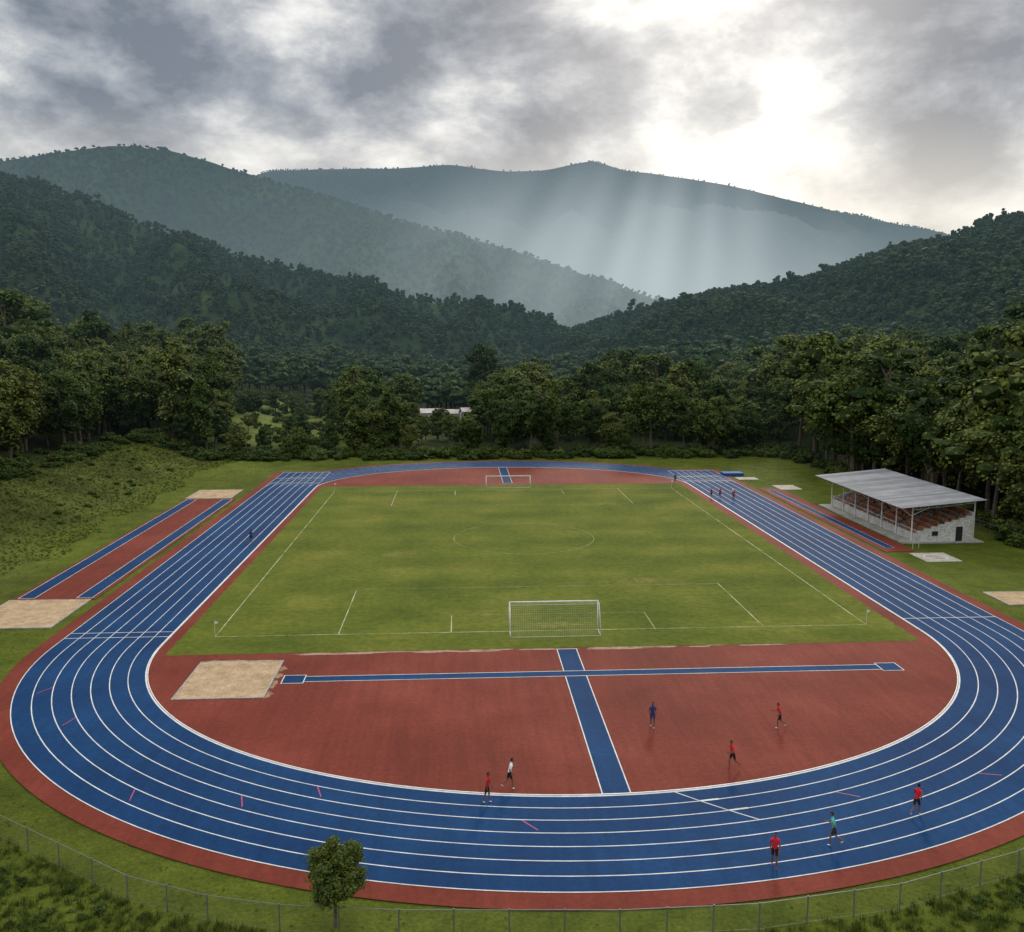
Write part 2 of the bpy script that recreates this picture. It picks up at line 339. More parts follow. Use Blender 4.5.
# ------------------------------------------------------------------ grandstand
def grandstand():
    e=empty('grandstand',(60.5,115,0)); L=27.5
    k=MB(); nt_=8; d=.95; rise=.38
    k.box(-1.6,-.5,-.1,9.6,L+.5,.12,0)
    for i in range(nt_): k.box(.6+i*d,0.3,.12,.6+(i+1)*d,L-.3,.7+i*rise,0)
    k.obj('terraces',M_conc,e)
    s=MB()
    for i in range(nt_):
        y=.9
        while y<L-1.2:
            if int((y)/7.0)!=int((y+.9)/7.0): y+=1.2
            if random.random()>.08:
                x0=.6+i*d+.42; z0=.7+i*rise; mm=0 if random.random()<.7 else 1
                s.box(x0,y,z0+.30,x0+.42,y+.46,z0+.36,mm); s.box(x0+.38,y,z0+.36,x0+.44,y+.46,z0+.72,mm); s.box(x0+.15,y+.18,z0,x0+.25,y+.28,z0+.30,mm)
            y+=.56
    s.obj('seats',[M_orange,M_conc],e)
    w=MB()
    w.box(.25,0,.12,.55,L,1.15,0)
    for yy in (0,L-.25):
        for i in range(nt_): w.box(.62+i*d,yy-.02,.12,.62+(i+1)*d-.002,yy+.27,1.55+i*rise*.75,0)
    w.box(8.25,0.3,.12,8.5,L-.3,4.0,0)
    w.obj('walls',M_wall,e)
    q=MB(); q.box(5.9,-.09,.14,6.8,-.03,2.1,0); q.box(2.6,-.09,.9,3.4,-.03,1.5,0); q.obj('door_openings',M_dark,e)
    st=MB(); nb=6
    for i in range(nb+1):
        y=.6+(L-1.2)*i/nb
        st.tube((.1,y,.1),(.1,y,4.9),.09,n=8); st.tube((8.7,y,.1),(8.7,y,5.7),.09,n=8)
        st.tube((-1.8,y,4.79),(9.0,y,5.73),.06); st.tube((.1,y,4.3),(8.7,y,5.2),.05)
        for j in range(8):
            xa=.1+8.6*j/8; xb=.1+8.6*(j+1)/8
            st.tube((xa,y,4.3+.9*j/8),(xb,y,4.95+.75*(j+1)/8),.03); st.tube((xb,y,4.3+.9*(j+1)/8),(xb,y,4.95+.75*(j+1)/8),.03)
        st.tube((.1,y,3.4),(-1.7,y,4.78),.045); st.tube((.1,y,3.6),(2.2,y,4.55),.045)
    for x,zz in ((-1.8,4.80),(.1,4.97),(4,5.32),(8.7,5.72)): st.tube((x,.2,zz),(x,L-.2,zz),.05)
    st.tube((.4,0,1.6),(.4,L,1.6),.03)
    for i in range(18): st.tube((.4,L*i/17,1.15),(.4,L*i/17,1.6),.02)
    st.obj('steel_frame',M_wpaint,e)
    r=MB(); n=int((L+2.0)/.16); 
    for i in range(n):
        ya=-1.0+.16*i; yb=ya+.16; za=.045*(i%2); zb=.045*((i+1)%2)
        for (x0,z0,x1,z1) in ((-2.3,4.845,3.4,5.34),(3.4,5.34,9.4,5.865)):
            r.quad((x0,ya,z0+za),(x1,ya,z1+za),(x1,yb,z1+zb),(x0,yb,z0+zb))
    m,nt,b=new_mat('corrugated_roof_metal'); p=wpos(nt)
    br=noise_n(nt,p,.5,5,.7); sep=N(nt,'ShaderNodeSeparateXYZ'); nt.links.new(p,sep.inputs[0])
    sh=N(nt,'ShaderNodeTexWhiteNoise',noise_dimensions='1D'); nt.links.new(mathn(nt,'FLOOR',mathn(nt,'MULTIPLY',sep.outputs[1],1.1)),sh.inputs['W'])
    f=mathn(nt,'ADD',mathn(nt,'MULTIPLY',br,.65),mathn(nt,'MULTIPLY',sh.outputs['Value'],.35))
    nt.links.new(ramp(nt,f,[(.25,(.11,.12,.135)),(.5,(.18,.19,.205)),(.75,(.28,.285,.29))]),b.inputs['Base Color'])
    b.inputs['Metallic'].default_value=.1; b.inputs['Roughness'].default_value=.6; b.inputs['Specular IOR Level'].default_value=.2
    r.obj('corrugated_roof',m,e)
    return e
grandstand()
e=empty('notice_board',(59.2,111.6,0),.3); k=MB(); k.tube((-.5,0,0),(-.5,0,1.9),.04);k.tube((.5,0,0),(.5,0,1.9),.04);k.box(-.6,-.03,1.0,.6,.03,1.8); k.obj('board',M_wall,e)

# ------------------------------------------------------------------ fence
def fence(pts,h=1.35,name='chain_link_fence'):
    e=empty(name); k=MB(); n=MB(); P=[Vector(q) for q in pts]; acc=[]
    for a,b in zip(P[:-1],P[1:]):
        L=(b-a).length; c=max(1,round(L/2.6))
        for i in range(c): acc.append(a.lerp(b,i/c))
    acc.append(P[-1])
    Z=[ground_h(q.x,q.y) for q in acc]
    for q,zq in zip(acc,Z):
        k.tube((q.x,q.y,zq-.1),(q.x+random.gauss(0,.012),q.y,zq+h+.06),.036,n=6)
    for i in range(len(acc)-1):
        a,b=acc[i],acc[i+1]; k.tube((a.x,a.y,Z[i]+h),(b.x,b.y,Z[i+1]+h),.02,n=5); k.tube((a.x,a.y,Z[i]+.08),(b.x,b.y,Z[i+1]+.08),.008,n=4)
        d=(b-a); L=d.length; d.normalize(); sp=.13; cnt=int(L/sp); hh=h-.08
        for j in range(-int(hh/sp),cnt):
            for sgn in (1,-1):
                s0,s1=j*sp,j*sp+hh; z0,z1=.08,h
                lo=max(s0,0);hi=min(s1,L)
                if hi<=lo: continue
                za=z0+(lo-s0);zb=z0+(hi-s0)
                if sgn<0: za=z1+z0-za; zb=z1+z0-zb
                pa=a+d*lo; pb=a+d*hi; ga=Z[i]+(Z[i+1]-Z[i])*lo/L; gb=Z[i]+(Z[i+1]-Z[i])*hi/L; t=.0028
                n.quad((pa.x,pa.y,ga+za-t),(pb.x,pb.y,gb+zb-t),(pb.x,pb.y,gb+zb+t),(pa.x,pa.y,ga+za+t))
    k.obj('posts_and_rails',M_steel,e); n.obj('wire_mesh',M_steel,e)
fence([(-52,72),(-40,60),(-32,52.5),(-25.5,47.7),(-16.3,41.4),(-12,39.6),(-8.5,38.7),(-3,38),(7.1,37.4),(13.6,37.5),(20.8,38.6),(28.2,41),(36,45.5),(48,56),(62,70),(72,88)])
fence([(72,88),(73.5,100),(74,112),(74,150)],1.5)

# ------------------------------------------------------------------ vegetation prototypes
_t=(1+5**.5)/2
ICO_V=np.array([(-1,_t,0),(1,_t,0),(-1,-_t,0),(1,-_t,0),(0,-1,_t),(0,1,_t),(0,-1,-_t),(0,1,-_t),(_t,0,-1),(_t,0,1),(-_t,0,-1),(-_t,0,1)]);ICO_V/=np.linalg.norm(ICO_V[0])
ICO_F=[(0,11,5),(0,5,1),(0,1,7),(0,7,10),(0,10,11),(1,5,9),(5,11,4),(11,10,2),(10,7,6),(7,1,8),(3,9,4),(3,4,2),(3,2,6),(3,6,8),(3,8,9),(4,9,5),(2,4,11),(6,2,10),(8,6,7),(9,8,1)]
def ru(r): 
    v=r.normal(size=3); return v/np.linalg.norm(v)
def tree_data(seed,ncl,nleaf,leaf,radii=(.25,.25,.36),cz=.6,cr=(.08,.14),core=.72,trunk=True,jit=.2,lob=.25):
    r=np.random.default_rng(seed); mb=MB(); cl=[]
    for i in range(ncl):
        d=ru(r); q=r.uniform(.35,1.0)**.6
        wob_=1+lob*math.sin(3*math.atan2(d[1],d[0])+seed)+jit*r.normal()
        c=np.array([d[0]*radii[0]*q*wob_,d[1]*radii[1]*q*wob_,cz+d[2]*radii[2]*q]); 
        s=r.uniform(*cr)*(1.1-.35*max(0,d[2])); cl.append((c,s))
    if trunk:
        bend=r.normal(size=2)*.02
        pts=[(0,0,-.03),(bend[0]*.4,bend[1]*.4,.25),(bend[0],bend[1],.5),(bend[0]*1.3,bend[1]*1.3,.8)]; rr=[.022,.016,.012,.005]
        for a,b_,r1,r2 in zip(pts[:-1],pts[1:],rr[:-1],rr[1:]): mb.tube(a,b_,r1,r2,n=7,m=1,cap=False)
        for c,s in cl[:max(4,ncl//4)]:
            z0=min(.75,max(.22,c[2]-.18)); mb.tube((bend[0],bend[1],z0),tuple(c),.008,.003,n=4,m=1,cap=False)
    for c,s in cl:
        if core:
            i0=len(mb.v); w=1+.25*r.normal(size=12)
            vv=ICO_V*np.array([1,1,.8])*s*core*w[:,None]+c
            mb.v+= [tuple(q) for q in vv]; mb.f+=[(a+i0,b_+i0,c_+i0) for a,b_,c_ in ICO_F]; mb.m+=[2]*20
        for k in range(nleaf):
            d=ru(r); pth=c+d*np.array([1,1,.8])*s*r.uniform(.65,1.2)
            nrm=d+.7*ru(r)+np.array([0,0,.45]); nrm/=np.linalg.norm(nrm)
            a=np.cross(nrm,ru(r)); a/=np.linalg.norm(a)+1e-9; b_=np.cross(nrm,a); sz=leaf*r.uniform(.6,1.4)
            mb.quad(tuple(pth-a*sz),tuple(pth-b_*sz*.7),tuple(pth+a*sz),tuple(pth+b_*sz*.7),0)
    return mb
def proto_coll(name,datas,mats,pname):
    c=bpy.data.collections.new(name)
    for mb in datas:
        me=bpy.data.meshes.new(pname); me.from_pydata(mb.v,[],mb.f)
        for m in mats: me.materials.append(m)
        me.polygons.foreach_set('material_index',np.array(mb.m,dtype=np.int32)); me.update()
        c.objects.link(bpy.data.objects.new(pname,me))
    return c
def scatter(name,pts,scl,coll,nproto,par=None):
    n=len(pts); me=bpy.data.meshes.new(name); me.from_pydata([tuple(p) for p in pts],[],[])
    a=me.attributes.new('scl','FLOAT_VECTOR','POINT'); s=np.asarray(scl,dtype=np.float32)
    if s.ndim==1: s=np.stack([s*rng.uniform(.8,1.25,n),s*rng.uniform(.8,1.25,n),s],1)
    a.data.foreach_set('vector',s.astype(np.float32).ravel())
    a=me.attributes.new('rot','FLOAT_VECTOR','POINT'); rr=np.zeros((n,3),dtype=np.float32); rr[:,2]=rng.uniform(0,6.28,n); rr[:,:2]=rng.normal(size=(n,2))*.05
    a.data.foreach_set('vector',rr.ravel())
    a=me.attributes.new('idx','INT','POINT'); a.data.foreach_set('value',rng.integers(0,nproto,n).astype(np.int32))
    o=bpy.data.objects.new(name,me); COL.objects.link(o)
    ng=bpy.data.node_groups.new(name+'_gn','GeometryNodeTree')
    ng.interface.new_socket('Geometry',in_out='INPUT',socket_type='NodeSocketGeometry'); ng.interface.new_socket('Geometry',in_out='OUTPUT',socket_type='NodeSocketGeometry')
    gi=ng.nodes.new('NodeGroupInput');go=ng.nodes.new('NodeGroupOutput'); ip=ng.nodes.new('GeometryNodeInstanceOnPoints'); ci=ng.nodes.new('GeometryNodeCollectionInfo')
    ci.inputs['Collection'].default_value=coll; ci.inputs['Separate Children'].default_value=True; ci.inputs['Reset Children'].default_value=True
    def att(nm,t):
        q=ng.nodes.new('GeometryNodeInputNamedAttribute'); q.data_type=t; q.inputs['Name'].default_value=nm; return [x for x in q.outputs if x.enabled and x.name=='Attribute'][0]
    L=ng.links.new
    L(gi.outputs[0],ip.inputs['Points']); L(ci.outputs[0],ip.inputs['Instance']); ip.inputs['Pick Instance'].default_value=True
    L(att('idx','INT'),ip.inputs['Instance Index']); L(att('rot','FLOAT_VECTOR'),ip.inputs['Rotation']); L(att('scl','FLOAT_VECTOR'),ip.inputs['Scale'])
    L(ip.outputs[0],go.inputs[0])
    md=o.modifiers.new('scatter','NODES'); md.node_group=ng
    return o

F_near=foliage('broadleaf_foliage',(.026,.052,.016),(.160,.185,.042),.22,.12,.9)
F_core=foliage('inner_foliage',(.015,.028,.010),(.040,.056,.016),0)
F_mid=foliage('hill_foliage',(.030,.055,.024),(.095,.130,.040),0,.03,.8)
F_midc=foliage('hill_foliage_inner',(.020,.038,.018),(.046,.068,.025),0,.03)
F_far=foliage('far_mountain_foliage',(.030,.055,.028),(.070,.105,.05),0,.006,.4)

shapes=[((.25,.25,.36),.60),((.20,.22,.40),.57),((.29,.27,.33),.63),((.15,.16,.43),.55),((.24,.21,.38),.58),((.3,.3,.36),.58),((.34,.30,.24),.70),((.12,.13,.40),.56)]
near=[tree_data(10+i,44,50,.0150,rd,cz,(.065,.115) if rd[0]>.13 else (.05,.08)) for i,(rd,cz) in enumerate(shapes)]
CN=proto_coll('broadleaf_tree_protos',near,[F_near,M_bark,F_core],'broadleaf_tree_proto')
mid=[tree_data(30+i,9,16,.028,rd,cz,(.12,.18),.95) for i,(rd,cz) in enumerate(shapes[:5])]
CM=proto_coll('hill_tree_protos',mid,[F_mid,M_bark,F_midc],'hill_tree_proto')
far=[tree_data(50+i,5,4,.06,(.28,.28,.25),.55,(.2,.28),1.0,False) for i in range(4)]
CB=proto_coll('far_tree_protos',far,[F_far,M_bark,F_far],'far_tree_proto')
def shrub(seed):
    return tree_data(seed,12,50,.045,(.42,.42,.22),.28,(.16,.26),.8,False)
CS=proto_coll('shrub_protos',[shrub(70+i) for i in range(4)],[foliage('shrub_foliage',(.036,.062,.015),(.12,.15,.034)),M_bark,F_core],'shrub_proto')
def tuft(seed,n=26):
    r=np.random.default_rng(seed); mb=MB()
    for k in range(n):
        a=r.uniform(0,6.28); q=r.uniform(0,.6); x,y=q*math.cos(a),q*math.sin(a); l=r.uniform(.5,1.0); b=r.uniform(0,6.28); ln=r.uniform(.1,.5)
        ex,ey=x+ln*math.cos(b),y+ln*math.sin(b); w=.045; wx,wy=-math.sin(b)*w,math.cos(b)*w
        i=len(mb.v); mb.v+=[(x-wx,y-wy,0),(x+wx,y+wy,0),(ex,ey,l)]; mb.f.append((i,i+1,i+2)); mb.m.append(0)
    return mb
CT=proto_coll('grass_tuft_protos',[tuft(80+i) for i in range(4)],[foliage('rough_grass_blades',(.058,.082,.015),(.122,.140,.034),.2,.2,.5,haze=False)],'grass_tuft_proto')

# ------------------------------------------------------------------ forest on valley floor
def scat_pts(x0,x1,y0,y1,area,ok):
    n=int((x1-x0)*(y1-y0)/area); P=[]
    xs=rng.uniform(x0,x1,n); ys=rng.uniform(y0,y1,n)
    for x,y in zip(xs,ys):
        if ok(x,y): P.append((x,y,ground_h(x,y)-.1))
    return P
edgeL=lambda y: -78-5*mn.noise(Vector((y*.04,0,3)))-(10*max(0,(110-y)/60))
def view_gap(x,y): return -.26<x/y<-.135 and y<385
def ok_near(x,y):
    if y<206:
        return (x<edgeL(y) and y>78) or (x>78+3*mn.noise(Vector((y*.05,0,9))) and y>70)
    if view_gap(x,y): return random.random()<(.5 if y<240 else .22)
    if -.05<x/y<.015 and 262<y<345: return random.random()<.22 and y<284
    if y<211+4*mn.noise(Vector((x*.05,0,4))): return False
    return True
def hnear(x,y):
    h=12+6.5*mn.noise(Vector((x*.03,y*.025,7)))+random.gauss(0,3.2)
    if x>-5 and y>206: h+=1.0
    if x<-70 and y<206: h=15+random.gauss(0,3.5)
    if x>70 and y<206: h=17+6*mn.noise(Vector((x*.04,y*.04,3)))+random.gauss(0,3.5)
    if x<-55 and y>206: h+=3.0
    if view_gap(x,y): h=6.2+random.gauss(0,1.6)
    if -.055<x/y<.02 and y<300: h=6.0+random.gauss(0,1.3)+(1.5 if y<245 else -1)
    if random.random()<.11: h*=1.45
    return max(3.5,h)
P=scat_pts(-260,260,70,330,34,ok_near); S=[hnear(x,y) for x,y,z in P]
scatter('forest',P,S,CN,len(near))
P=scat_pts(-520,560,330,900,55,lambda x,y: not(view_gap(x,y)) and (not(abs(x-10)<50 and 640<y<760) or random.random()<.2)); S=[max(6,12+5*mn.noise(Vector((x*.012,y*.012,1)))+random.gauss(0,2.5)) for x,y,z in P]
scatter('distant_forest',P,S,CM,len(mid))
P=scat_pts(-95,-25,215,380,30,lambda x,y:view_gap(x,y))+scat_pts(-75,80,203,214,5,lambda x,y:True)+scat_pts(74,80,80,205,5,lambda x,y:True)+scat_pts(-16,8,282,297,9,lambda x,y:True)
scatter('shrub_thicket',P,rng.uniform(1.4,4.4,len(P)),CS,4)
P=scat_pts(-84,-57,80,205,10,lambda x,y: x<-71 or random.random()<.35)
scatter('bank_shrubs',P,rng.uniform(.6,2.0,len(P))*np.array([1.7 if p[0]<-72 else .7 for p in P]),CS,4)
def fence_y(x): return float(np.interp(x,[-52,-40,-32,-25.5,-16.3,-12,-8.5,-3,7,13.6,20.8,28.2,36,48,62],[72,60,52.5,47.7,41.4,39.6,38.7,38,37.4,37.5,38.6,41,45.5,56,70]))
P=scat_pts(-45,55,28,75,1.3,lambda x,y: y<fence_y(x)-.8 and (y>fence_y(x)-14) and (x<-8 or x>24))
scatter('foreground_undergrowth',P,rng.uniform(.25,.8,len(P)),CS,4)
P=scat_pts(-45,55,28,75,.14,lambda x,y: y<fence_y(x)-.1 and (y>fence_y(x)-12))
scatter('foreground_rough_grass',[(x,y,z+.05) for x,y,z in P],rng.uniform(.25,.55,len(P)),CT,4)
def out_track(x,y,m=11.4):
    cy=Y0 if y<Y0 else (Y1 if y>Y1 else y)
    b=(B0 if y<Y0 else B1)+m; a=A0+m
    return ((x-CX)/a)**2+((y-cy)/b)**2>1
def okt(x,y):
    if not out_track(x,y): return False
    if -49<x<-37.5 and 84<y<165: return False
    if XL-12<x<XR+12 and y>160 and y<188 and not(XL+6<x<XR-6): return False
    if x>53 and 84<y<165: return random.random()<.1 and x>64
    return y>fence_y(x) if x<60 else True
P=scat_pts(-60,72,36,206,.9,okt)
S=[random.uniform(.10,.20) for p in P]
scatter('verge_grass',[(x,y,z+.06) for x,y,z in P],S,CT,4)
P=scat_pts(-80,-50,78,206,.28,lambda x,y: x<-52+4*mn.noise(Vector((y*.1,x*.1,0))))
scatter('bank_grass',[(x,y,z+.05) for x,y,z in P],rng.uniform(.18,.42,len(P)),CT,4)

def single_tree(name,x,y,H,seed,ncl=60,nl=110,leaf=.012,rd=(.28,.28,.34),cz=.6,mat=None,cr=(.07,.12),jit=.2,lob=.25):
    mb=tree_data(seed,ncl,nl,leaf,rd,cz,cr,jit=jit,lob=lob)
    e=empty(name,(x,y,ground_h(x,y))); e.scale=(H,H,H)
    for part,ids in (('crown',(0,2)),('trunk_and_limbs',(1,))):
        fs=[(f,m_) for f,m_ in zip(mb.f,mb.m) if m_ in ids]
        used=sorted({i for f,_ in fs for i in f}); mp={i:k for k,i in enumerate(used)}
        mesh_obj(part,[mb.v[i] for i in used],[tuple(mp[i] for i in f) for f,_ in fs],[mat or F_near,M_bark,F_core],[m_ for _,m_ in fs],parent=e)
single_tree('young_tree',-6.0,38.95,4.6,107,85,150,.0120,(.28,.28,.31),.61,foliage('young_tree_leaves',(.036,.064,.015),(.13,.155,.035),nscale=.8),(.06,.10),.08,.08)
for x,y,H,s in ((80,146,20,5),(82,118,24,6),(79,171,16,7),(84,132,18,8),(-79,128,17,9),(-81,152,18,10),(60,209,15,11),(38,208,8,12),(21,209,7,15),(-64,210,8,14),(84,102,27,13)):
    single_tree('broadleaf_tree',x,y,H,200+s,52,80,.013,shapes[s%6][0],shapes[s%6][1])

def house(x,y,w,d,h,rz):
    e=empty('valley_house',(x,y,ground_h(x,y)),rz); k=MB(); k.box(-w/2,-d/2,0,w/2,d/2,h); k.obj('walls',M_wall,e)
    k=MB(); o=.4; r=h+d*.25
    k.quad((-w/2-o,-d/2-o,h-.1),(w/2+o,-d/2-o,h-.1),(w/2+o,0,r),(-w/2-o,0,r)); k.quad((w/2+o,d/2+o,h-.1),(-w/2-o,d/2+o,h-.1),(-w/2-o,0,r),(w/2+o,0,r)); k.obj('roof',M_roofw,e)
    k=MB()
    for i in range(3): k.box(-w/2+w*(i+.6)/3.5,-d/2-.04,h*.35,-w/2+w*(i+.6)/3.5+1,-d/2-.003,h*.7)
    k.obj('windows',M_dark,e)
M_roofw=surf('pale_sheet_roof',(.40,.32,.29),(.58,.54,.51),.4,3,.6,0)
house(-10,300,6,5,3.0,.1); house(-3.0,303,5,4.5,2.8,-.2); house(2.5,306,4.5,4.5,3.2,.3)

# ------------------------------------------------------------------ hills
def spline(vals,s):
    n=len(vals); x=np.linspace(0,n-1,400); y=np.interp(x,np.arange(n),vals); k=np.hanning(19);k/=k.sum()
    ys=np.convolve(np.pad(y,9,'edge'),k,'valid'); return np.interp(np.linspace(0,399,s),np.arange(400),ys)
def hill(name,crest,foot,mat,ns,ntt,amp,sc,expo,ntree,coll,npro,Hr,seed,backlen):
    tx=np.array([c[0] for c in crest]);tz=np.array([c[1] for c in crest]);D=np.array([c[2] for c in crest],float)
    CXs=spline(tx*D,ns);CYs=spline(D,ns);CZs=spline(27+tz*D,ns)-Hr[1]*.6
    FX=spline([f[0] for f in foot],ns);FY=spline([f[1] for f in foot],ns)
    T=np.concatenate([np.linspace(-1,0,14)[:-1],np.linspace(0,1,ntt)]); V=np.zeros((len(T),ns,3))
    for j,t in enumerate(T):
        for i in range(ns):
            if t>=0:
                x=CXs[i]+(FX[i]-CXs[i])*t; y=CYs[i]+(FY[i]-CYs[i])*t; zz=(CZs[i]+8)*((1-t)**expo)-8
                env=math.sin(math.pi*min(1,t*1.0))**.8
            else:
                x=CXs[i]; y=CYs[i]-t*backlen; zz=(CZs[i]+8)*(1+t)-8; env=0
            n=1-2*abs(mn.fractal(Vector((x/sc+seed,y/sc*.45,seed)),1.0,2.0,4)); n2=mn.fractal(Vector((x/sc*4,y/sc*4,seed)),1,2,3)
            zz+=env*amp*(n-.5)*.9+ (env+.15)*amp*.12*n2
            V[j,i]=(x,y,zz)
    nr=len(T); F=[(j*ns+i,(j+1)*ns+i,(j+1)*ns+i+1,j*ns+i+1) for j in range(nr-1) for i in range(ns-1)]
    o=mesh_obj(name,V.reshape(-1,3),F,mat,smooth=True)
    j0=11; A=V[j0:-1,:-1];B_=V[j0+1:,:-1];C_=V[j0:-1,1:]; ar=np.linalg.norm(np.cross(B_-A,C_-A),axis=2); pr=(ar/ar.sum()).ravel()
    idx=rng.choice(len(pr),ntree,p=pr); jj,ii=idx//(ns-1)+j0,idx%(ns-1); u=rng.random((ntree,1));v=rng.random((ntree,1))
    P=V[jj,ii]*(1-u)*(1-v)+V[jj+1,ii]*u*(1-v)+V[jj,ii+1]*(1-u)*v+V[jj+1,ii+1]*u*v
    P[:,2]-=.5
    hs=rng.uniform(*Hr,ntree)*(1+.45*(rng.random(ntree)<.05))
    f=scatter(name+'_forest',P,hs,coll,npro); f.parent=o
    return o
def hmat(name,c1,c2,sc): return paint_haze(surf(name,c1,c2,sc,sc*12,.95,0,spec=.0))
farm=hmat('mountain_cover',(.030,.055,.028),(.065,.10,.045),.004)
hill('far_mountain',[(-.25,.16,3700),(-.2,.178,3700),(-.13,.181,3700),(-.065,.182,3700),(-.01,.187,3650),(.045,.180,3600),(.09,.181,3600),(.145,.193,3600),(.178,.183,3550),(.245,.175,3500),(.29,.169,3500),(.335,.160,3400),(.4,.145,3400),(.457,.133,3300),(.51,.125,3300),(.6,.10,3200),(.8,.09,3200)],
 [(-900,2300),(-500,2250),(-200,2200),(0,2200),(200,2200),(400,2200),(700,2150),(1000,2100),(1400,2100),(1900,2100),(2600,2100)],
 farm,200,60,150,620,1.0,14000,CB,4,(5,9),1.3,1500)
hill('left_mountain',[(-1.1,.13,2300),(-.8,.15,2300),(-.62,.165,2300),(-.495,.182,2250),(-.43,.194,2200),(-.355,.204,2150),(-.30,.199,2100),(-.235,.180,2050),(-.172,.163,2000),(-.118,.147,1950),(-.065,.129,1900),(.011,.112,1850),(.066,.097,1800),(.121,.079,1750),(.178,.060,1700),(.215,.045,1650),(.27,.02,1600)],
 [(-1900,1300),(-1300,1250),(-900,1250),(-600,1250),(-350,1270),(-150,1280),(0,1300),(150,1320),(300,1360),(400,1400),(450,1440)],
 farm,200,60,95,330,1.05,20000,CB,4,(6,10),4.7,900)
hill('left_hill',[(-1.2,.15,1100),(-.8,.17,1100),(-.6,.175,1080),(-.48,.172,1060),(-.44,.165,1050),(-.39,.151,1040),(-.34,.128,1020),(-.28,.106,1000),(-.23,.091,990),(-.165,.078,980),(-.12,.062,970),(-.066,.052,960),(.011,.042,950),(.066,.030,940),(.10,.016,930),(.13,.0,920)],
 [(-800,330),(-520,380),(-380,430),(-270,480),(-190,540),(-120,600),(-60,660),(0,720),(60,790),(110,850)],
 hmat('left_hill_cover',(.028,.050,.020),(.055,.082,.028),.01),170,60,65,170,1.0,17000,CM,5,(7,12),9.1,500)
hill('right_hill',[(.05,-.01,980),(.09,.0,960),(.145,.018,930),(.178,.03,900),(.245,.044,880),(.31,.055,860),(.38,.064,840),(.435,.085,820),(.49,.103,800),(.55,.118,780),(.605,.137,760),(.64,.142,750),(.75,.16,740),(1.0,.18,720)],
 [(40,860),(80,720),(110,600),(140,500),(165,420),(190,350),(230,290),(300,250),(420,220),(620,200)],
 hmat('right_hill_cover',(.026,.046,.020),(.048,.072,.027),.012),170,60,45,150,1.05,15000,CM,5,(7,13),2.2,450)

# ------------------------------------------------------------------ sunbeams: one self-glowing block, soft parallel shafts drawn in its emission along the sun direction
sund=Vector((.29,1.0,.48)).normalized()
m=bpy.data.materials.new('emissive_sunbeams'); m.use_nodes=True; nt=m.node_tree; nt.nodes.clear(); out=N(nt,'ShaderNodeOutputMaterial'); p=wpos(nt)
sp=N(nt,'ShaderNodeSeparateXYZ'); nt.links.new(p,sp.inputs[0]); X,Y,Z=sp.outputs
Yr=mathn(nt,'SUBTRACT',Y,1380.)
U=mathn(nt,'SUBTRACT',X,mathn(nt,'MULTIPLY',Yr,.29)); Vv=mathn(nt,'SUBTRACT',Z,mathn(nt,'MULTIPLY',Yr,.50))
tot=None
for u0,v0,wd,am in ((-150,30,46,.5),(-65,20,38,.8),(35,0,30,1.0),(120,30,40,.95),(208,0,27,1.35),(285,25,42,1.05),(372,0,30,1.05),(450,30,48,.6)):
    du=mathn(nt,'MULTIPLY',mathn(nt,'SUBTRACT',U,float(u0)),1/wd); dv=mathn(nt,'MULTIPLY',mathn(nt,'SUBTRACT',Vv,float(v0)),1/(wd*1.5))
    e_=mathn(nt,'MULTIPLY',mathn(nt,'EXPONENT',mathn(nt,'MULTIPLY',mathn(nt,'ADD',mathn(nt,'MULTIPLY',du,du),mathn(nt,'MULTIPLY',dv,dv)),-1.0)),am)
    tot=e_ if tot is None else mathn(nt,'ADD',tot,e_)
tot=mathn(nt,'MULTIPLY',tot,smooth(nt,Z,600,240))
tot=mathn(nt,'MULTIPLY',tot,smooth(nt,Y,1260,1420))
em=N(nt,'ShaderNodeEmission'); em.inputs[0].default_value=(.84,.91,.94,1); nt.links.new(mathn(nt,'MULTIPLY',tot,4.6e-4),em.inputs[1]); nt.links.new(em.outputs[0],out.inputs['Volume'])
mb=MB(); mb.box(-320,1250,-5,960,2560,610); mb.obj('emissive_sunbeams',m)

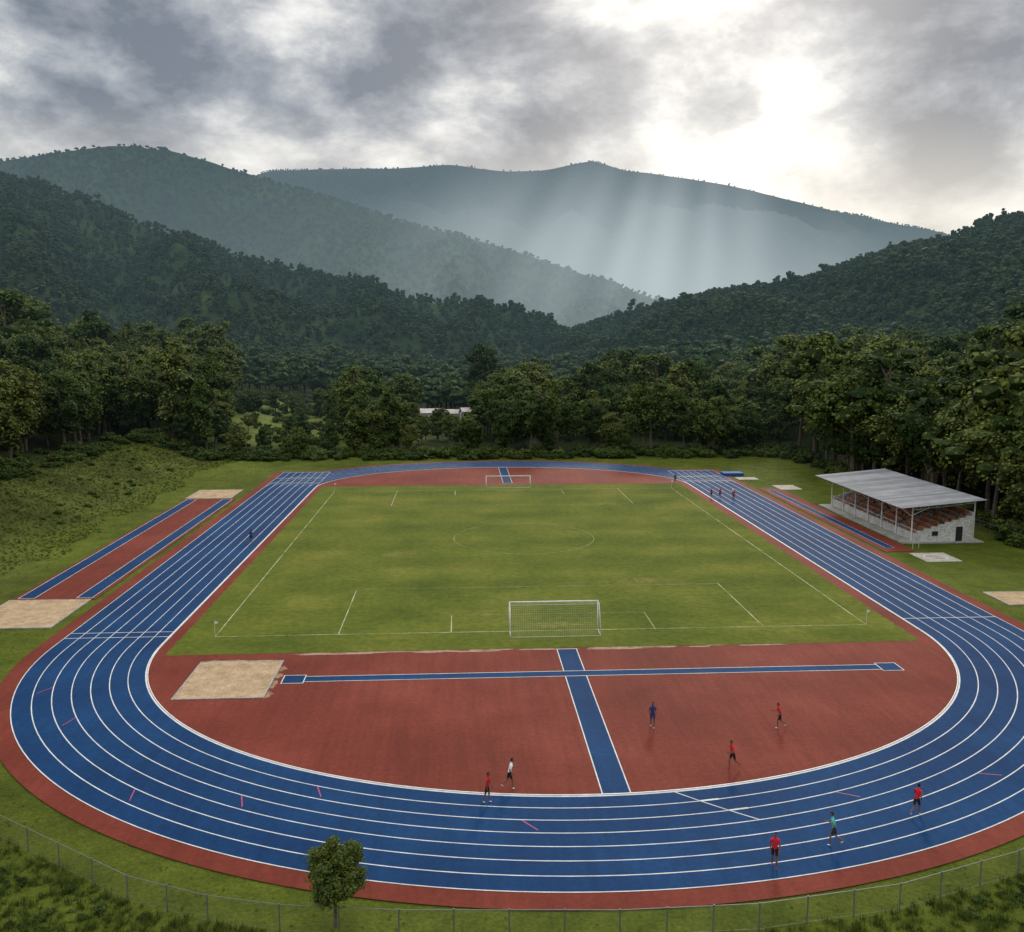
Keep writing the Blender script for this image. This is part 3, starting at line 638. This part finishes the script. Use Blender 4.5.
# ------------------------------------------------------------------ people
def seg_person(pose):
    J={};Rr={}
    def j(n,p,r): J[n]=Vector(p);Rr[n]=r
    lean=pose.get('lean',.10)
    pel=Vector((0,0,pose.get('hip',.94)))
    j('pel',pel,(.135,.105)); j('waist',pel+Vector((0,lean*.4,.17)),(.12,.09)); j('chest',pel+Vector((0,lean*.9,.36)),(.155,.105)); j('nb',pel+Vector((0,lean*1.2,.50)),(.075,.07)); j('neck',pel+Vector((0,lean*1.35,.58)),(.052,.052)); j('skull',pel+Vector((0,lean*1.5,.66)),(.06,.07))
    ch=[('pel','waist','shirt'),('waist','chest','shirt'),('chest','nb','shirt'),('nb','neck','skin'),('neck','skull','skin')]
    for s,sd in ((-1,'L'),(1,'R')):
        sh=J['nb']+Vector((s*.175,0,-.055)); j('sh'+sd,sh,(.062,.062))
        ua,fa=pose['arm'+sd]; el=sh+Vector((s*.05,math.sin(ua)*.28,-math.cos(ua)*.28)); wr=el+Vector((-s*.04,math.sin(fa)*.25,-math.cos(fa)*.25)); d=(wr-el).normalized(); pm=wr+d*.09
        um=sh.lerp(el,.5); j('um'+sd,um,(.052,.052)); j('el'+sd,el,(.041,.041)); j('wr'+sd,wr,(.028,.03)); j('pm'+sd,pm,(.022,.038))
        ch+=[('nb','sh'+sd,'shirt'),('sh'+sd,'um'+sd,'shirt'),('um'+sd,'el'+sd,'skin'),('el'+sd,'wr'+sd,'skin'),('wr'+sd,'pm'+sd,'skin')]
        up=Vector((0,0,1)) if abs(d.z)<.7 else Vector((0,1,0)); sv=(up-d*up.dot(d)).normalized(); curl=Vector((-s,0,0))
        for fi,(off,ln) in enumerate(((-.030,.062),(-.010,.072),(.010,.068),(.028,.052))):
            b=pm+sv*off; m1=b+d*ln*.5+curl*.008; m2=m1+d*ln*.25+curl*.03
            j(f'f{fi}a{sd}',b-d*.02,(.009,.009)); j(f'f{fi}b{sd}',m1,(.009,.009)); j(f'f{fi}c{sd}',m2,(.008,.008)); ch+=[(f'f{fi}a{sd}',f'f{fi}b{sd}','skin'),(f'f{fi}b{sd}',f'f{fi}c{sd}','skin')]
        tb=wr+d*.03+sv*.02; j('ta'+sd,tb,(.011,.011)); j('tb'+sd,tb+sv*.035+d*.03,(.01,.01)); j('tc'+sd,tb+sv*.04+d*.06+curl*.01,(.009,.009)); ch+=[('ta'+sd,'tb'+sd,'skin'),('tb'+sd,'tc'+sd,'skin')]
        hp=pel+Vector((s*.09,0,-.06)); j('hp'+sd,hp,(.092,.098)); th,sn=pose['leg'+sd]
        kn=hp+Vector((s*.01,math.sin(th)*.43,-math.cos(th)*.43)); an=kn+Vector((0,math.sin(sn)*.41,-math.cos(sn)*.41)); fd=Vector((0,math.cos(sn*.6 if sn<0 else 0),math.sin(sn*.6 if sn<0 else 0)))
        tm=hp.lerp(kn,.55); cf=kn.lerp(an,.35)
        j('tm'+sd,tm,(.078,.08)); j('kn'+sd,kn,(.052,.056)); j('cf'+sd,cf,(.05,.056)); j('an'+sd,an,(.034,.038)); j('he'+sd,an+Vector((0,0,-.045))-fd*.03,(.036,.036)); j('to'+sd,an+Vector((0,0,-.055))+fd*.15,(.038,.026))
        ch+=[('pel','hp'+sd,'shorts'),('hp'+sd,'tm'+sd,'shorts'),('tm'+sd,'kn'+sd,'skin'),('kn'+sd,'cf'+sd,'skin'),('cf'+sd,'an'+sd,'skin'),('an'+sd,'he'+sd,'shoe'),('he'+sd,'to'+sd,'shoe')]
    return J,Rr,ch
MI={'shirt':0,'shorts':1,'skin':2,'shoe':3,'hair':4,'eye':5}
def person_mesh(pose):
    J,Rr,ch=seg_person(pose); names=list(J); ix={n:i for i,n in enumerate(names)}
    me=bpy.data.meshes.new('skel'); me.from_pydata([J[n] for n in names],[(ix[a],ix[b]) for a,b,_ in ch],[])
    o=bpy.data.objects.new('skel',me); COL.objects.link(o); md=o.modifiers.new('s','SKIN'); 
    for n in names:
        sv=me.skin_vertices[0].data[ix[n]]; sv.radius=Rr[n]; sv.use_root=(n=='pel' or (n[0] in 'ft' and n[1:3] in('0a','1a','2a','3a')) or n.startswith('ta'))
    ss=o.modifiers.new('u','SUBSURF'); ss.levels=1; ss.render_levels=1
    dg=bpy.context.evaluated_depsgraph_get(); ev=o.evaluated_get(dg); m2=bpy.data.meshes.new_from_object(ev)
    V=[tuple(v.co) for v in m2.vertices]; F=[tuple(p.vertices) for p in m2.polygons]; Cn=[p.center.copy() for p in m2.polygons]
    S=[(J[a],J[b],MI[c],max(Rr[a][0],Rr[b][0])) for a,b,c in ch]; mi=[]
    for c in Cn:
        best=1e9;bm=0
        for a,b,m_,rr in S:
            ab=b-a; t=max(0,min(1,(c-a).dot(ab)/ab.length_squared)); d=(c-(a+ab*t)).length-rr*.8
            if d<best: best=d;bm=m_
        mi.append(bm)
    bpy.data.objects.remove(o)
    zoff=min(v[2] for v in V); V=[(x,y,z-zoff) for x,y,z in V]
    hc=J['skull']+Vector((0,.02,.075-zoff)); nlat,nlon=12,16; i0=len(V)
    for a in range(nlat+1):
        ph=math.pi*a/nlat
        for b in range(nlon):
            th=2*math.pi*b/nlon; x=math.sin(ph)*math.cos(th);y=math.sin(ph)*math.sin(th);z=math.cos(ph)
            jaw=1-.25*max(0,-z)**1.2; nose=.022*max(0,1-((x/.18)**2+((z+.1)/.28)**2)) if y>.5 else 0
            V.append((hc.x+x*.075*jaw,hc.y+y*.095*(1-.08*max(0,-z))+nose,hc.z+z*.118))
    for a in range(nlat):
        for b in range(nlon):
            b2=(b+1)%nlon; F.append((i0+a*nlon+b,i0+(a+1)*nlon+b,i0+(a+1)*nlon+b2,i0+a*nlon+b2))
            z=math.cos(math.pi*(a+.5)/nlat); y=math.sin(2*math.pi*(b+.5)/nlon); mi.append(4 if (z>.45 or (y<.1 and z>-.25)) else 2)
    def blob(c,r,m_):
        i=len(V)
        for q in ICO_V: V.append((c[0]+q[0]*r[0],c[1]+q[1]*r[1],c[2]+q[2]*r[2]))
        for f in ICO_F: F.append(tuple(k+i for k in f)); mi.append(m_)
    for s in (-1,1):
        blob((hc.x+s*.076,hc.y-.005,hc.z-.01),(.012,.02,.032),2); blob((hc.x+s*.03,hc.y+.083,hc.z+.012),(.012,.008,.008),5)
    blob((hc.x,hc.y+.088,hc.z-.055),(.022,.008,.007),5)
    return V,F,mi
poses=[dict(armL=(.35,1.7),armR=(-.55,.7),legL=(-.25,-1.0),legR=(.4,-.05),lean=.09,hip=.94),
       dict(armL=(-.5,.8),armR=(.35,1.7),legL=(.45,-.05),legR=(-.2,-1.1),lean=.09,hip=.94),
       dict(armL=(.15,.5),armR=(-.15,.25),legL=(.20,.05),legR=(-.2,-.35),lean=.03,hip=.94)]
PM=[person_mesh(p) for p in poses]
def cm(n,c): return plain(n,c,.8,.2)
skinm=cm('brown_skin',(.18,.095,.06)); hairm=cm('black_hair',(.012,.01,.01)); eyem=cm('dark_features',(.03,.015,.012))
redm=cm('red_shirt',(.55,.02,.03));blk=cm('black_shorts',(.018,.018,.02));wht=cm('white_shirt',(.78,.78,.78));nav=cm('navy_kit',(.03,.04,.16));tea=cm('teal_shirt',(.10,.45,.36));shoe=cm('light_shoes',(.6,.6,.6));shr=cm('red_shoes',(.4,.05,.04)); kh=cm('dark_leggings',(.03,.035,.04))
def runner(x,y,face,pose,shirt,shorts,shoes,h=1.0):
    V,F,mi=PM[pose]; o=mesh_obj('runner',V,F,[shirt,shorts,skinm,shoes,hairm,eyem],mi,True)
    o.location=(x,y,.018); o.rotation_euler=(0,0,face); o.scale=(h,h,h); return o
for a in ((1.4,49.7,-1.9,2,redm,blk,shoe,1.04),(2.8,51.3,-1.45,0,wht,blk,shoe,1.08),(13.3,59.4,3.0,2,nav,nav,shoe,1.04),(22.2,58.8,1.4,1,redm,blk,shoe,1.02),(17.1,53.1,1.9,0,redm,blk,shr,1.05),
          (16.0,42.3,2.8,2,redm,blk,shr,1.08),(19.9,44.1,1.2,1,tea,kh,shoe,1.06),(25.9,46.9,-.9,0,redm,blk,shoe,1.03),
          (-28.1,119.8,0,2,nav,blk,shoe,1),(43.0,150.3,3.1,0,redm,blk,shoe,1),(44.4,150.0,3.0,1,redm,blk,shoe,1),(46.2,148,3.1,0,redm,nav,shoe,1),(40.7,167,3,2,nav,blk,shoe,1.0),(47.0,151,3.1,1,wht,blk,shoe,1)):
    runner(*a)

# ------------------------------------------------------------------ world
w=bpy.data.worlds.new('World'); scene.world=w; w.use_nodes=True; nt=w.node_tree; bg=nt.nodes['Background']
tc=N(nt,'ShaderNodeTexCoord'); d=tc.outputs['Generated']
sky=N(nt,'ShaderNodeTexSky',sky_type='NISHITA'); sky.sun_disc=False; sky.sun_elevation=rad(24.7); sky.sun_rotation=rad(16.2)
mp=N(nt,'ShaderNodeMapping'); mp.inputs['Scale'].default_value=(1,1,1.8); mp.inputs['Location'].default_value=(.35,.1,.2); nt.links.new(d,mp.inputs['Vector'])
n1=noise_n(nt,mp.outputs[0],5.5,9,.62,.1); n2=noise_n(nt,mp.outputs[0],2.2,2,.5,.2)
wn=N(nt,'ShaderNodeTexNoise'); wn.inputs['Scale'].default_value=7; wn.inputs['Detail'].default_value=5; nt.links.new(mp.outputs[0],wn.inputs['Vector'])
wa=N(nt,'ShaderNodeVectorMath',operation='MULTIPLY_ADD'); nt.links.new(wn.outputs['Color'],wa.inputs[0]); wa.inputs[1].default_value=(.2,.2,.2); nt.links.new(mp.outputs[0],wa.inputs[2])
vo=N(nt,'ShaderNodeTexVoronoi',feature='F1'); vo.inputs['Scale'].default_value=7.0; nt.links.new(wa.outputs[0],vo.inputs['Vector'])
def dotd(v):
    q=N(nt,'ShaderNodeVectorMath',operation='DOT_PRODUCT'); nt.links.new(d,q.inputs[0]); q.inputs[1].default_value=Vector(v).normalized(); return q.outputs['Value']
def blobf(v,c0,c1):
    r=N(nt,'ShaderNodeMapRange',interpolation_type='SMOOTHERSTEP'); r.inputs['From Min'].default_value=c0; r.inputs['From Max'].default_value=c1; nt.links.new(dotd(v),r.inputs['Value']); return r.outputs[0]
f=mathn(nt,'ADD',mathn(nt,'MULTIPLY',n1,1.10),mathn(nt,'MULTIPLY',n2,.24))
f=mathn(nt,'ADD',f,mathn(nt,'MULTIPLY',mathn(nt,'SUBTRACT',.42,vo.outputs['Distance']),.32))
f=mathn(nt,'SUBTRACT',f,.035)
glow=blobf((.29,1,.32),.965,1.0)
f=mathn(nt,'ADD',f,mathn(nt,'MULTIPLY',glow,.12))
f=mathn(nt,'SUBTRACT',f,mathn(nt,'MULTIPLY',blobf((.03,1,.37),.976,.999),.13))
f=mathn(nt,'SUBTRACT',f,mathn(nt,'MULTIPLY',blobf((.56,1,.36),.980,.999),.15))
cl=ramp(nt,f,[(.40,(.15,.17,.205)),(.50,(.27,.29,.325)),(.58,(.42,.435,.455)),(.67,(.68,.675,.66)),(.80,(1.0,.98,.94))])
sp=N(nt,'ShaderNodeSeparateXYZ'); nt.links.new(d,sp.inputs[0])
hz=smooth(nt,sp.outputs[2],.24,.12)
cl=mixc(nt,'MIX',mathn(nt,'MULTIPLY',hz,.55),cl,(.72,.67,.60,1))
cl=mixc(nt,'ADD',mathn(nt,'MULTIPLY',mathn(nt,'POWER',glow,2.2),.13),cl,(1.0,.97,.9,1))
zb=N(nt,'ShaderNodeMapRange'); zb.inputs['From Min'].default_value=.36; zb.inputs['From Max'].default_value=.8; zb.inputs['To Min'].default_value=1; zb.inputs['To Max'].default_value=2.8; nt.links.new(sp.outputs[2],zb.inputs['Value'])
vm=N(nt,'ShaderNodeVectorMath',operation='SCALE'); nt.links.new(cl,vm.inputs[0]); nt.links.new(zb.outputs[0],vm.inputs['Scale'])
ss=N(nt,'ShaderNodeVectorMath',operation='SCALE'); nt.links.new(sky.outputs[0],ss.inputs[0]); ss.inputs['Scale'].default_value=.012
ad=N(nt,'ShaderNodeVectorMath',operation='ADD'); nt.links.new(vm.outputs[0],ad.inputs[0]); nt.links.new(ss.outputs[0],ad.inputs[1])
s10=N(nt,'ShaderNodeVectorMath',operation='SCALE'); nt.links.new(ad.outputs[0],s10.inputs[0]); s10.inputs['Scale'].default_value=10
nt.links.new(s10.outputs[0],bg.inputs[0]); bg.inputs[1].default_value=.1

sl=bpy.data.lights.new('sun','SUN'); sl.energy=1.5; sl.angle=rad(10); sl.color=(1,.90,.76)
so=bpy.data.objects.new('sun',sl); COL.objects.link(so); so.rotation_euler=sund.to_track_quat('Z','Y').to_euler(); so.location=(100,300,200)
cam=bpy.data.cameras.new('camera'); co=bpy.data.objects.new('camera',cam); COL.objects.link(co); scene.camera=co
co.location=(0,0,27); co.rotation_euler=(rad(82),0,rad(-3.3)); cam.lens=36*900/1024; cam.sensor_width=36; cam.clip_end=20000; cam.clip_start=.5
scene.view_settings.view_transform='Standard'; scene.view_settings.look='None'; scene.view_settings.exposure=0
